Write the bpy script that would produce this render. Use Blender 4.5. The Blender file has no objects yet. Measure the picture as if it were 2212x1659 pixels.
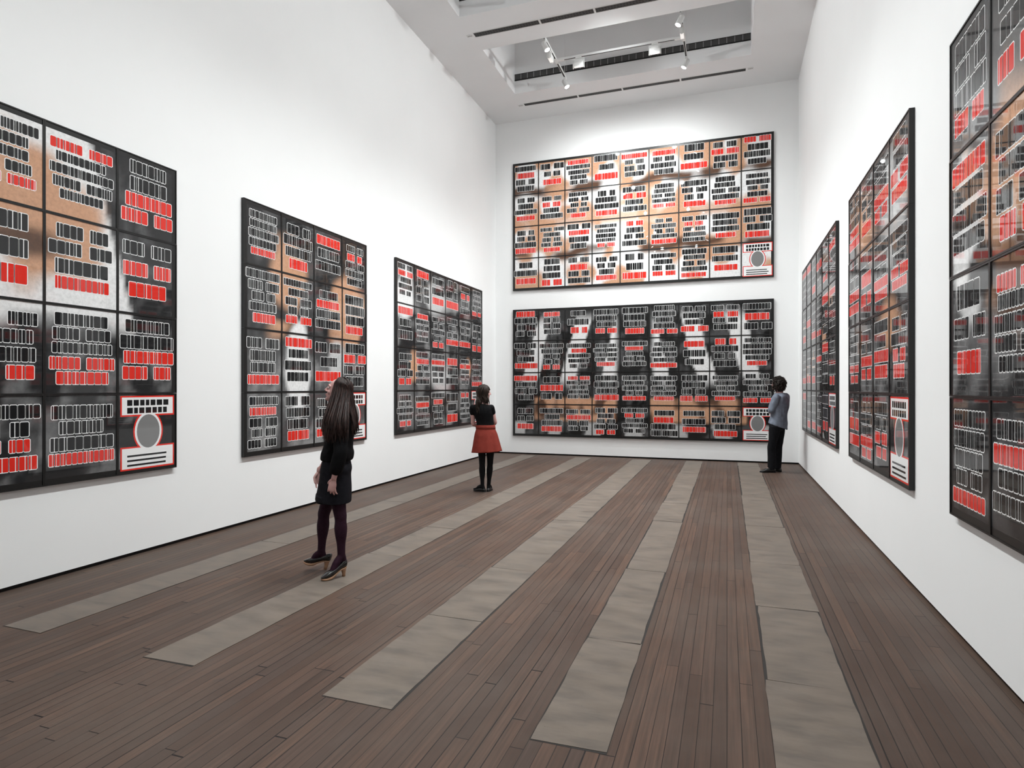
import bpy, math, random
from mathutils import Vector, Matrix, noise
V = Vector
rnd = random.Random(7)
sc = bpy.context.scene
col = sc.collection

# ------------------------------------------------------------------ camera, world, exposure
YAW = math.radians(19.291)
cd = bpy.data.cameras.new('camera'); cam = bpy.data.objects.new('camera', cd); col.objects.link(cam)
cam.location = (0, 0, 1.62); cam.rotation_euler = (math.radians(90), 0, YAW)
cd.sensor_width = 36; cd.lens = 36 * 1328.8 / 2212; cd.shift_y = 6.9 / 2212; cd.clip_start = .05
sc.camera = cam
w = bpy.data.worlds.new('world'); sc.world = w; w.use_nodes = True
w.node_tree.nodes['Background'].inputs[0].default_value = (1, 1, 1, 1)
w.node_tree.nodes['Background'].inputs[1].default_value = 0.0
sc.view_settings.view_transform = 'Standard'; sc.view_settings.look = 'None'
sc.view_settings.gamma = 1; sc.view_settings.use_curve_mapping = False
sc.view_settings.exposure = -0.13
sc.cycles.diffuse_bounces = 6
WALL_LAMP = 570.0      # watts of each lamp that washes a side wall
END_LAMP = 350.0       # watts of each floodlight that washes the end wall

# ------------------------------------------------------------------ materials
def mat(name, color, rough=.6, spec=.4, metal=0, coat=0, coat_rough=.02, emit=0, sheen=0):
    m = bpy.data.materials.new(name); m.use_nodes = True
    b = m.node_tree.nodes['Principled BSDF']
    b.inputs['Base Color'].default_value = (*color, 1); b.inputs['Roughness'].default_value = rough
    b.inputs['Specular IOR Level'].default_value = spec; b.inputs['Metallic'].default_value = metal
    b.inputs['Coat Weight'].default_value = coat; b.inputs['Coat Roughness'].default_value = coat_rough
    b.inputs['Sheen Weight'].default_value = sheen
    if emit:
        b.inputs['Emission Color'].default_value = (1, .97, .93, 1); b.inputs['Emission Strength'].default_value = emit
    return m
class NT:
    def __init__(s, m): s.t = m.node_tree; s.b = s.t.nodes['Principled BSDF']
    def n(s, kind, **kw):
        x = s.t.nodes.new(kind)
        for k, v in kw.items(): setattr(x, k, v)
        return x
    def l(s, a, b): s.t.links.new(a, b)
    def math(s, op, a, b=None):
        x = s.n('ShaderNodeMath', operation=op)
        for i, v in enumerate((a, b)):
            if v is None: continue
            if isinstance(v, (int, float)): x.inputs[i].default_value = v
            else: s.l(v, x.inputs[i])
        return x.outputs[0]
    def mix(s, f, a, b, blend='MIX'):
        x = s.n('ShaderNodeMix', data_type='RGBA', blend_type=blend)
        for i, v in ((0, f), (6, a), (7, b)):
            if isinstance(v, (int, float)): x.inputs[i].default_value = v
            elif isinstance(v, tuple): x.inputs[i].default_value = (*v, 1)
            else: s.l(v, x.inputs[i])
        return x.outputs[2]
    def noise(s, vec, scale, detail=4, rough=.55):
        x = s.n('ShaderNodeTexNoise'); x.inputs['Scale'].default_value = scale
        x.inputs['Detail'].default_value = detail; x.inputs['Roughness'].default_value = rough
        s.l(vec, x.inputs['Vector']); return x.outputs['Fac']
    def ramp(s, f, lo, hi):
        x = s.n('ShaderNodeMapRange'); x.inputs[1].default_value = lo; x.inputs[2].default_value = hi
        s.l(f, x.inputs[0]); return x.outputs[0]
    def scaled(s, vec, sx, sy, sz):
        x = s.n('ShaderNodeMapping'); x.inputs['Scale'].default_value = (sx, sy, sz); s.l(vec, x.inputs['Vector']); return x.outputs[0]
    def bump(s, h, dist, strength=1):
        x = s.n('ShaderNodeBump'); x.inputs['Distance'].default_value = dist; x.inputs['Strength'].default_value = strength
        s.l(h, x.inputs['Height']); s.l(x.outputs[0], s.b.inputs['Normal'])

def plaster(name, c):
    m = mat(name, c, .75, .25); t = NT(m)
    o = t.n('ShaderNodeTexCoord').outputs['Object']
    f = t.noise(o, .9, 5)
    t.l(t.mix(t.ramp(f, .3, .7), tuple(x * .975 for x in c), c), t.b.inputs['Base Color'])
    t.bump(t.noise(o, 6, 5), .004, .25)
    return m
M_wall = plaster('white_plaster', (.84, .845, .845))
M_ceil = plaster('white_ceiling_plaster', (.84, .845, .85))
M_gap = mat('black_shadow_gap', (.006, .006, .006), .7)

def floor_mat():
    m = mat('worn_floorboards', (.13, .1, .08), .5, .22); t = NT(m)
    o = t.n('ShaderNodeTexCoord').outputs['Object']
    s = t.n('ShaderNodeSeparateXYZ'); t.l(o, s.inputs[0]); x, y = s.outputs[0], s.outputs[1]
    warp = t.math('MULTIPLY', t.math('SUBTRACT', t.noise(t.scaled(o, 2, .35, 1), 1, 2), .5), .012)
    u = t.math('DIVIDE', t.math('ADD', x, t.math('ADD', warp, 20.0)), .066)
    row = t.math('FLOOR', u); fu = t.math('FRACT', u)
    wn = t.n('ShaderNodeTexWhiteNoise', noise_dimensions='1D'); t.l(row, wn.inputs['W']); r1 = wn.outputs['Value']
    yy = t.math('DIVIDE', t.math('ADD', y, t.math('ADD', t.math('MULTIPLY', r1, 31.0), 30.0)), t.math('ADD', t.math('MULTIPLY', r1, 2.2), 1.6))
    seg = t.math('FLOOR', yy); fy = t.math('FRACT', yy)
    cb = t.n('ShaderNodeCombineXYZ'); t.l(row, cb.inputs[0]); t.l(seg, cb.inputs[1])
    w2 = t.n('ShaderNodeTexWhiteNoise', noise_dimensions='2D'); t.l(cb.outputs[0], w2.inputs['Vector']); r2 = w2.outputs['Value']
    # gap width varies from board to board
    gw = t.math('ADD', t.math('MULTIPLY', t.math('POWER', r1, 3), .04), .018)
    gx = t.math('LESS_THAN', t.math('MINIMUM', fu, t.math('SUBTRACT', 1.0, fu)), gw)
    gy = t.math('LESS_THAN', t.math('MINIMUM', fy, t.math('SUBTRACT', 1.0, fy)), .0014)
    gap = t.math('MAXIMUM', gx, gy)
    grain = t.noise(t.scaled(o, 60, 1.6, 1), 1, 6, .6)
    fine = t.noise(t.scaled(o, 160, 5, 1), 1, 3, .6)
    blot = t.noise(o, .8, 5, .6)
    c1 = t.mix(t.math('FRACT', t.math('MULTIPLY', r2, 7.13)), t.mix(r2, (.072, .042, .030), (.158, .092, .064)), t.mix(r2, (.078, .056, .048), (.132, .076, .054)))
    c2 = t.mix(t.ramp(grain, .3, .75), (.05, .033, .025), c1)
    c3 = t.mix(t.math('MULTIPLY', t.ramp(blot, .42, .75), .5), c2, (.115, .095, .08))
    c4 = t.mix(t.math('MULTIPLY', t.ramp(fine, .5, .8), .35), c3, (.07, .052, .042))
    spots = t.ramp(t.noise(t.scaled(o, 1, .7, 1), 5.5, 3, .5), .7, .76)
    c5 = t.mix(t.math('MULTIPLY', spots, .6), c4, (.045, .04, .038))
    c6 = t.mix(gap, c5, (.014, .011, .01))
    t.l(c6, t.b.inputs['Base Color'])
    t.l(t.math('ADD', t.math('MULTIPLY', grain, .25), .4), t.b.inputs['Roughness'])
    t.bump(t.math('SUBTRACT', t.math('MULTIPLY', grain, .25), gap), .003, .5)
    return m
M_floor = floor_mat()
def ply_mat():
    m = mat('worn_plywood', (.2, .17, .14), .5, .22); t = NT(m)
    o = t.n('ShaderNodeTexCoord').outputs['Object']
    wv = t.noise(t.scaled(o, 1.0, 3.2, 1), 2.2, 6, .65)
    rings = t.n('ShaderNodeTexWave'); rings.inputs['Scale'].default_value = 1.6; rings.inputs['Distortion'].default_value = 9; rings.inputs['Detail'].default_value = 3
    t.l(t.scaled(o, .5, 3, 1), rings.inputs['Vector'])
    c = t.mix(t.ramp(wv, .35, .65), (.112, .094, .079), (.166, .139, .117))
    c = t.mix(t.math('MULTIPLY', rings.outputs['Fac'], .24), c, (.195, .155, .12))
    dark = t.ramp(t.noise(t.scaled(o, 1.3, 4, 1), 1.7, 5), .56, .8)
    c = t.mix(t.math('MULTIPLY', dark, .8), c, (.075, .068, .062))
    sp = t.ramp(t.noise(o, 42, 2), .73, .78)
    c = t.mix(t.math('MULTIPLY', sp, .5), c, (.05, .045, .04))
    t.l(c, t.b.inputs['Base Color']); t.l(t.math('ADD', t.math('MULTIPLY', wv, .3), .36), t.b.inputs['Roughness'])
    t.bump(wv, .002, .3)
    return m
M_ply = ply_mat()
M_joint = mat('dark_joint', (.02, .017, .015), .7)

GLZ = dict(coat=.75, coat_rough=.015)
def print_mat():
    m = mat('printed_ground_under_glass', (.3, .3, .3), .5, .06, **GLZ); t = NT(m)
    a = t.n('ShaderNodeVertexColor', layer_name='pigment').outputs['Color']
    o = t.n('ShaderNodeTexCoord').outputs['Object']
    g = t.noise(o, 26, 5, .7)
    t.l(t.mix(t.ramp(g, .25, .58), t.mix(.28, a, (.01, .01, .01)), a), t.b.inputs['Base Color'])
    return m
M_print = print_mat()
M_ink_w = mat('white_ink_under_glass', (.8, .8, .8), .5, .06, **GLZ)
M_ink_k = mat('black_ink_under_glass', (.012, .012, .013), .5, .06, **GLZ)
M_ink_r = mat('red_ink_under_glass', (.68, .028, .018), .5, .06, **GLZ)
M_ink_g = mat('grey_ink_under_glass', (.2, .2, .2), .5, .06, **GLZ)
M_frame = mat('black_frame', (.008, .008, .008), .35, .4)
M_white_metal = mat('white_painted_metal', (.7, .7, .69), .35, .5)
M_lens = mat('lit_lens', (.9, .9, .9), .3, emit=60)
M_soft_lens = mat('dim_reflector', (.85, .85, .83), .3, emit=.6)
M_slot = mat('track_slot_black', (.01, .01, .01), .5)
M_louvre = mat('dark_grey_louvre', (.06, .06, .06), .5)
M_mull = mat('grey_mullion', (.4, .4, .41), .5)
M_dark = mat('dark_duct', (.008, .008, .008), .8)

def fabric(name, c, var=.35, scale=35, rough=.85, sheen=0, spec=.08):
    m = mat(name, c, rough, spec, sheen=sheen); t = NT(m)
    o = t.n('ShaderNodeTexCoord').outputs['Object']
    f = t.noise(o, scale, 5)
    t.l(t.mix(t.ramp(f, .3, .7), tuple(x * (1 - var) for x in c), c), t.b.inputs['Base Color'])
    t.bump(t.noise(o, 9, 3), .02, .35)
    return m
M_skin = fabric('skin', (.60, .35, .325), .12, 12, .5, 0, .4)
M_black_top = fabric('black_jersey', (.008, .008, .009))
M_skirt_k = fabric('charcoal_wool', (.014, .014, .018))
M_tights_p = fabric('dark_plum_tights', (.03, .012, .022), .25, 60, .6)
M_tights_k = fabric('black_tights', (.008, .008, .009), .25, 60, .6)
M_red = fabric('brick_red_cloth', (.21, .036, .026), .22, 10)
M_shirt = fabric('grey_blue_cotton', (.195, .222, .275), .3, 14)
M_denim = fabric('black_denim', (.011, .011, .013), .4, 30)
M_patent = mat('black_patent_leather', (.008, .008, .008), .12, .6)
M_leather = mat('black_leather', (.012, .012, .012), .45, .4)
M_tan = fabric('tan_stacked_heel', (.42, .24, .14), .3, 50, .45, 0, .4)
M_eye = mat('eye_white', (.75, .73, .7), .2)
M_iris = mat('eye_dark', (.03, .02, .015), .2)
M_lip = mat('lips', (.38, .13, .13), .4)
def hair_mat(name, c1, c2):
    m = mat(name, c1, .5, .22); t = NT(m)
    o = t.n('ShaderNodeTexCoord').outputs['Object']
    f = t.noise(t.scaled(o, 1, 1, .18), 70, 4)
    t.l(t.mix(t.ramp(f, .35, .65), c1, c2), t.b.inputs['Base Color']); t.bump(f, .003, .6)
    return m
M_hair1 = hair_mat('dark_brown_hair', (.008, .004, .0035), (.032, .015, .012))
M_hair2 = hair_mat('brown_hair', (.01, .0065, .005), (.034, .021, .016))
M_hair3 = hair_mat('dark_curly_hair', (.01, .008, .007), (.04, .03, .024))

# ------------------------------------------------------------------ mesh helpers
class MB:
    def __init__(s): s.v = []; s.f = []; s.m = []
    def poly(s, pts, m=0):
        i = len(s.v); s.v.extend(V(p) for p in pts); s.f.append(tuple(range(i, i + len(pts)))); s.m.append(m)
    def box(s, a, b, m=0):
        (x0, y0, z0), (x1, y1, z1) = a, b; i = len(s.v)
        s.v.extend(V(p) for p in ((x0,y0,z0),(x1,y0,z0),(x1,y1,z0),(x0,y1,z0),(x0,y0,z1),(x1,y0,z1),(x1,y1,z1),(x0,y1,z1)))
        for q in ((0,3,2,1),(4,5,6,7),(0,1,5,4),(1,2,6,5),(2,3,7,6),(3,0,4,7)):
            s.f.append(tuple(i + k for k in q)); s.m.append(m)
    def loft(s, rings, m=0, cap=(1, 1)):
        n = len(rings[0]); i = len(s.v)
        for r in rings: s.v.extend(V(p) for p in r)
        for a in range(len(rings) - 1):
            for k in range(n):
                k2 = (k + 1) % n
                s.f.append((i + a*n + k, i + a*n + k2, i + (a+1)*n + k2, i + (a+1)*n + k)); s.m.append(m)
        if cap[0]: s.f.append(tuple(i + k for k in range(n - 1, -1, -1))); s.m.append(m)
        if cap[1]: s.f.append(tuple(i + (len(rings)-1)*n + k for k in range(n))); s.m.append(m)
    def tube(s, pts, rad, n=12, m=0, flat=None, side=None, dome=True, k=5):
        """tapering tube along a smoothed path; flat = ratio of the second radius, side = direction of the first"""
        P, Rr = smooth(pts, rad, k)
        if dome:
            t0 = (P[0]-P[1]).normalized(); t1 = (P[-1]-P[-2]).normalized()
            P = [P[0]+t0*Rr[0]*.9, P[0]+t0*Rr[0]*.6] + P + [P[-1]+t1*Rr[-1]*.6, P[-1]+t1*Rr[-1]*.9]
            Rr = [Rr[0]*.3, Rr[0]*.78] + Rr + [Rr[-1]*.78, Rr[-1]*.3]
        rings = []; a = None
        for j, p in enumerate(P):
            t = (P[min(j+1, len(P)-1)] - P[max(j-1, 0)]).normalized()
            if a is None:
                a = V(side) if side else (V((0, 0, 1)) if abs(t.z) < .8 else V((0, 1, 0)))
            elif side: a = V(side)
            a = (a - t * a.dot(t)).normalized(); b = t.cross(a)
            fl = flat if flat else 1
            rings.append([p + a * math.cos(q) * Rr[j] + b * math.sin(q) * Rr[j] * fl for q in (2*math.pi*i/n for i in range(n))])
        s.loft(rings, m)
    def ball(s, c, r, axes=None, m=0, n=14):
        r = (r, r, r) if isinstance(r, (int, float)) else r
        X, Y, Z = axes if axes else (V((1,0,0)), V((0,1,0)), V((0,0,1)))
        rings = []
        for a in range(1, n//2):
            el = -math.pi/2 + math.pi * a / (n//2)
            rings.append([V(c) + X*r[0]*math.cos(el)*math.cos(q) + Y*r[1]*math.cos(el)*math.sin(q) + Z*r[2]*math.sin(el) for q in (2*math.pi*i/n for i in range(n))])
        s.loft(rings, m)
    def mesh(s, name, mats, smooth_sh=False):
        me = bpy.data.meshes.new(name); me.from_pydata([tuple(p) for p in s.v], [], s.f)
        for x in mats: me.materials.append(x)
        me.polygons.foreach_set('material_index', s.m)
        if smooth_sh: me.polygons.foreach_set('use_smooth', [True] * len(me.polygons))
        me.update(); return me
    def build(s, name, mats, parent=None, smooth_sh=False):
        mats = mats if isinstance(mats, (list, tuple)) else [mats]
        return link(name, s.mesh(name, mats, smooth_sh), parent)
def smooth(pts, rad, k=5):
    pts = [V(p) for p in pts]
    if len(pts) < 3 or k <= 1: return pts, list(rad)
    P = []; R = []
    for i in range(len(pts) - 1):
        p0, p1, p2, p3 = pts[max(i-1, 0)], pts[i], pts[i+1], pts[min(i+2, len(pts)-1)]
        r0, r1, r2, r3 = rad[max(i-1, 0)], rad[i], rad[i+1], rad[min(i+2, len(pts)-1)]
        for j in range(k):
            t = j / k
            f = lambda a, b, c, d: .5*((2*b) + (c-a)*t + (2*a-5*b+4*c-d)*t*t + (3*b-a-3*c+d)*t*t*t)
            P.append(f(p0, p1, p2, p3)); R.append(max(f(r0, r1, r2, r3), .001))
    P.append(pts[-1]); R.append(rad[-1]); return P, R
def link(name, data, parent=None):
    o = bpy.data.objects.new(name, data); col.objects.link(o)
    if parent: o.parent = parent
    return o
def empty(name, loc=(0,0,0), rz=0, label=None, cat=None, group=None):
    o = link(name, None); o.location = loc; o.rotation_euler = (0, 0, rz); o.empty_display_size = .1
    return tag(o, label, cat, group)
def tag(o, label=None, cat=None, group=None):
    if label: o['label'] = label
    if cat: o['category'] = cat
    if group: o['group'] = group
    return o
def struct(o): o['kind'] = 'structure'; return o
def remeshed(mb, voxel, it=3, fac=.5):
    """fuse overlapping closed pieces into one continuous skin"""
    o = link('work', mb.mesh('work', []))
    r = o.modifiers.new('r', 'REMESH'); r.mode = 'VOXEL'; r.voxel_size = voxel
    q = o.modifiers.new('s', 'SMOOTH'); q.factor = fac; q.iterations = it
    dg = bpy.context.evaluated_depsgraph_get(); dg.update()
    me = bpy.data.meshes.new_from_object(o.evaluated_get(dg))
    bpy.data.objects.remove(o)
    me.polygons.foreach_set('use_smooth', [True] * len(me.polygons))
    return me
def skin_obj(mb, name, m, parent, voxel=.006, it=3, fac=.5, wrinkle=0, wscale=9, seed=0):
    me = remeshed(mb, voxel, it, fac)
    if wrinkle:
        pts = [(v.co.copy(), v.normal.copy()) for v in me.vertices]; flat = []
        for p, nn in pts:
            q = V((p.x*wscale, p.y*wscale, p.z*wscale*.45)) + V((seed, seed*2, 0))
            flat.extend(p + nn * wrinkle * (noise.noise(q) + .5*noise.noise(q*2.1)))
        me.vertices.foreach_set('co', flat); me.update()
    me.materials.clear(); me.materials.append(m)
    return link(name, me, parent)

# ------------------------------------------------------------------ room
XL, XR, YE, YB, H = -5.388, 1.410, 14.169, -3.4, 8.087
TH = .25; GAP = .035
b = MB(); b.box((XL-TH, YB-TH, -.2), (XR+TH, YE+TH, 0)); struct(b.build('floor', M_floor))
for nm, a, c in (('left', (XL-TH, YB-TH, GAP), (XL, YE+TH, H)), ('right', (XR, YB-TH, GAP), (XR+TH, YE+TH, H)),
                 ('end', (XL, YE, GAP), (XR, YE+TH, H)), ('back', (XL, YB-TH, GAP), (XR, YB, H))):
    b = MB(); b.box(a, c); struct(b.build('wall_' + nm, M_wall))
R_ = .03
for nm, a, c in (('left', (XL-TH, YB-TH, 0), (XL-R_, YE+TH, GAP)), ('right', (XR+R_, YB-TH, 0), (XR+TH, YE+TH, GAP)),
                 ('end', (XL-R_, YE+R_, 0), (XR+R_, YE+TH, GAP)), ('back', (XL-R_, YB-TH, 0), (XR+R_, YB-R_, GAP))):
    b = MB(); b.box(a, c); struct(b.build('baseboard_' + nm, M_gap))
# ceiling with deep rooflight coffers
CX0, CX1, CD, PITCH = -4.424, .434, 1.875, 2.975
coff = [(10.95 - PITCH*i, 10.95 - PITCH*i + CD) for i in range(5)]
b = MB(); TOP = H + 2.0
ys = sorted(y for c in coff for y in c)
b.box((XL-TH, YB-TH, H), (CX0, YE+TH, H+.2)); b.box((CX1, YB-TH, H), (XR+TH, YE+TH, H+.2))
edges = [YB-TH] + ys + [YE+TH]
for i in range(0, len(edges), 2): b.box((CX0, edges[i], H), (CX1, edges[i+1], H+.2))
for y0, y1 in coff:
    b.box((CX0-.1, y0-.1, H+.2), (CX0, y1+.1, TOP)); b.box((CX1, y0-.1, H+.2), (CX1+.1, y1+.1, TOP))
    b.box((CX0-.1, y0-.1, TOP), (CX1+.1, y1+.1, TOP+.1))
    b.box((CX0, y0-.1, H+.2), (CX1, y0, TOP)); b.box((CX0, y1, H+.2), (CX1, y1+.1, TOP))
struct(b.build('ceiling', M_ceil))
# plywood sheets let into the boards: five long runs
runs = [(-4.63, -4.27, 2.80, 13.95), (-3.30, -2.935, 2.755, 13.9), (-2.0, -1.59, 2.72, 13.95), (-.85, -.51, 2.70, 14.05), (.205, .615, -3.3, 14.1)]
for i, (x0, x1, y0, y1) in enumerate(runs):
    b = MB(); y = y0; first = True; rr = random.Random(40 + i)
    while y < y1 - .05:
        L = min(rr.choice((1.22, 1.6, 2.1, 2.44)), y1 - y)
        if y1 - y - L < .5: L = y1 - y
        j0, j1 = rr.uniform(-.008, .008), rr.uniform(-.008, .008)
        sk = rr.uniform(-.01, .01)
        e0 = [(x0 + j0, y + (.06 if first else 0)), (x1 + j1, y)]; first = False
        n = 10; left = []; right = []
        for q in range(n + 1):
            t = q / n; yy = y + (L - .006) * t
            left.append((x0 + j0 + rr.uniform(-.004, .004), yy)); right.append((x1 + j1 + rr.uniform(-.004, .004), yy + sk * (1 if q in (0, n) else 0)))
        for q in range(n):
            a, c, d, e = left[q], right[q], right[q+1], left[q+1]
            b.poly([(*a, .003), (*c, .003), (*d, .003), (*e, .003)])
            b.poly([(*a, .0005), (*a, .003), (*e, .003), (*e, .0005)]); b.poly([(*c, .0005), (*d, .0005), (*d, .003), (*c, .003)])
        b.poly([(*left[0], .0005), (*right[0], .0005), (*right[0], .003), (*left[0], .003)])
        b.poly([(*left[n], .003), (*right[n], .003), (*right[n], .0005), (*left[n], .0005)])
        y += L
    # dark crack around the run
    b.box((x0 - .008, y0 - .006, .0), (x1 + .008, y1, .0008), 1)
    struct(b.build('trim_%d' % (i + 1), [M_ply, M_joint]))

# ------------------------------------------------------------------ ceiling vents, coffer grilles, sockets
def vent(y0, wd, label):
    t = empty('ceiling_vent', (-2.02, y0 + wd/2, H), 0, label, 'vent', 'linear ceiling vents')
    xs = [-4.40, -3.13, -2.15, -.93, .37]
    for i in range(4):
        x0, x1 = xs[i] + 2.02 + .008, xs[i+1] + 2.02 - .008; h = wd/2
        b = MB(); b.box((x0, -h-.012, -.006), (x1, -h, -.0005)); b.box((x0, h, -.006), (x1, h+.012, -.0005))
        b.box((x0, -h, -.006), (x0+.01, h, -.0005)); b.box((x1-.01, -h, -.006), (x1, h, -.0005))
        b.build('frame', M_white_metal, t)
        b = MB(); b.box((x0+.01, -h, -.0028), (x1-.01, h, -.0005)); 
        b.build('duct', M_dark, t)
        b = MB(); n = int((x1-x0)/.052)
        for k in range(1, n):
            x = x0 + (x1-x0)*k/n; b.box((x-.004, -h, -.0058), (x+.004, h, -.003))
        for f in (-.34, 0, .34): b.box((x0+.01, wd*f-.012, -.0056), (x1-.01, wd*f+.012, -.0032))
        b.build('louvre', M_louvre, t)
vent(13.33, .11, 'long dark louvred ceiling vent between the lamp recess and the end wall')
vent(10.37, .13, 'long dark louvred ceiling vent on the beam in front of the lamp recess')
def socket(x, y, label):
    t = empty('ceiling_socket', (x, y, H), 0, label, 'socket', 'small ceiling sockets')
    b = MB(); b.box((-.055, -.035, -.008), (.055, .035, -.0003)); b.build('plate', M_white_metal, t)
    for i in (-1, 0, 1):
        b = MB(); b.box((i*.028-.008, -.008, -.0095), (i*.028+.008, .008, -.008)); b.build('outlet', M_dark, t)
socket(-4.475, 13.39, 'small white ceiling socket at the vent near the end wall, left wall side')
socket(.445, 13.37, 'small white ceiling socket at the vent near the end wall, right wall side')
socket(-4.475, 10.43, 'small white ceiling socket beside the vent on the beam in front of the lamp recess')
def grille(y, label):
    t = empty('coffer_grille', ((CX0+CX1)/2, y, H + .29), 0, label, 'vent', 'slot grilles in the ceiling recesses')
    h = (CX1-CX0)/2 - .002
    b = MB(); b.box((-h, -.012, 0), (h, -.0005, .125)); b.build('backing', M_louvre, t)
    b = MB(); b.box((-h, -.02, -.012), (h, -.0005, .006)); b.box((-h, -.02, .119), (h, -.0005, .128)); b.build('frame', M_dark, t)
    n = 33
    for k in range(1, n):
        x = -h + 2*h*k/n; b = MB(); b.box((x-.004, -.018, .006), (x+.004, -.012, .119)); b.build('mullion', M_mull, t)
grille(coff[0][1], 'long dark slot grille with thin uprights inside the recess holding the lamps')
grille(coff[1][1], 'long dark slot grille inside the nearer ceiling recess at the top edge')

# ------------------------------------------------------------------ track and lamps (the light sits in each lamp)
def lens_light(parent, loc, aim, power, size_deg, rad):
    d = bpy.data.lights.new('lamp_light', 'SPOT'); d.energy = power; d.spot_size = math.radians(size_deg); d.spot_blend = 1
    d.shadow_soft_size = rad; d.color = (.945, .985, .985)
    o = bpy.data.objects.new('lamp_light', d); col.objects.link(o); o.parent = parent
    o.location = loc; o.rotation_euler = V(aim).to_track_quat('-Z', 'Y').to_euler()
    return o
ZT = 8.13
def track(yc, label):
    t = empty('lighting_track', (-1.99, yc, ZT), 0, label, 'track', 'suspended lighting tracks')
    def rail(a, c):
        b = MB(); b.box(a, c); 
        if abs(c[0]-a[0]) < abs(c[1]-a[1]): b.box((a[0]+.008, a[1]+.02, a[2]-.002), (c[0]-.008, c[1]-.02, a[2]), 1)
        else: b.box((a[0]+.02, a[1]+.008, a[2]-.002), (c[0]-.02, c[1]-.008, a[2]), 1)
        b.build('rail', [M_white_metal, M_slot], t)
    rail((-1.245, -.93, -.02), (-1.205, .78, .02)); rail((1.205, -.93, -.02), (1.245, .78, .02)); rail((-1.203, -.02, -.02), (1.203, .02, .02))
    for s in (-1, 1):
        b = MB(); b.box((s*1.225-.03, -.1, -.026), (s*1.225+.03, .1, -.02)); b.box((min(s*1.19, s*1.06), -.028, -.026), (max(s*1.19, s*1.06), .028, -.02))
        b.build('connector', M_white_metal, t)
        for y in (-.8, .68):
            b = MB(); b.tube([(s*1.225, y, .0195), (s*1.225, y, TOP-ZT+.01)], [.003, .003], 6, dome=False); b.build('hanger_rod', M_white_metal, t)
    return t
def spot(x, y, aim, power, label, lit=True):
    t = empty('spotlight', (x, y, ZT - .0235), 0, label, 'spotlight', 'round spotlights on the track')
    d = V(aim).normalized()
    b = MB(); b.box((-.018, -.05, -.03), (.018, .05, -.0005)); b.tube([(0,0,-.03), (0,0,-.075)], [.008,.008], 8, dome=False); b.build('adaptor', M_white_metal, t)
    c = V((0, 0, -.1)); a = c - d*.07; e = c + d*.10
    b = MB(); b.tube([a, a + d*.02, e - d*.01, e], [.035, .048, .052, .055], 18, dome=False, k=1)
    b.build('housing', M_white_metal, t, True)
    s_ = d.cross(V((0,0,1))).normalized()
    b = MB()
    for q in (-1, 1): b.tube([V((0,0,-.07)), c + s_*q*.058 + V((0,0,.02)), c + s_*q*.058 - V((0,0,.015))], [.005]*3, 6)
    b.build('yoke', M_white_metal, t)
    b = MB(); b.tube([e + d*.001, e + d*.006], [.047, .047], 18, dome=False); b.build('lens', M_lens, t)
    lens_light(t, e + d*.03, d, power, 84, .06)
def flood(x, y, aim, power, label):
    t = empty('floodlight', (x, y, ZT - .0235), 0, label, 'floodlight', 'square floodlights on the track')
    d = V((aim[0], aim[1], 0)).normalized(); r = d.cross(V((0,0,1))); u = V((0,0,1))
    def obox(mb, c, hr, hd, hu, m=0):
        q = []
        for sz in (-1, 1):
            q.append([c + r*hr*a + d*hd*bb + u*hu*sz for a, bb in ((-1,-1),(1,-1),(1,1),(-1,1))])
        mb.loft(q, m)
    b = MB(); obox(b, V((0,0,-.012)), .06, .022, .0115); b.build('adaptor', M_white_metal, t)
    b = MB(); obox(b, V((0,0,-.055)), .115, .004, .03); obox(b, r*.108 + V((0,0,-.13)), .007, .018, .075); obox(b, -r*.108 + V((0,0,-.13)), .007, .018, .075)
    b.build('bracket', M_white_metal, t)
    b = MB(); obox(b, V((0,0,-.135)) , .098, .035, .05); obox(b, V((0,0,-.09)) - d*.02, .07, .02, .02); b.build('housing', M_white_metal, t)
    b = MB(); obox(b, V((0,0,-.187)), .088, .03, .0015); b.build('lens', M_soft_lens, t)
    lens_light(t, V((0,0,-.27)) + d*.05, aim, power, 122, .05)
recess = ['the recess', 'the second recess', 'the third recess', 'the fourth recess', 'the fifth recess']
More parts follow.
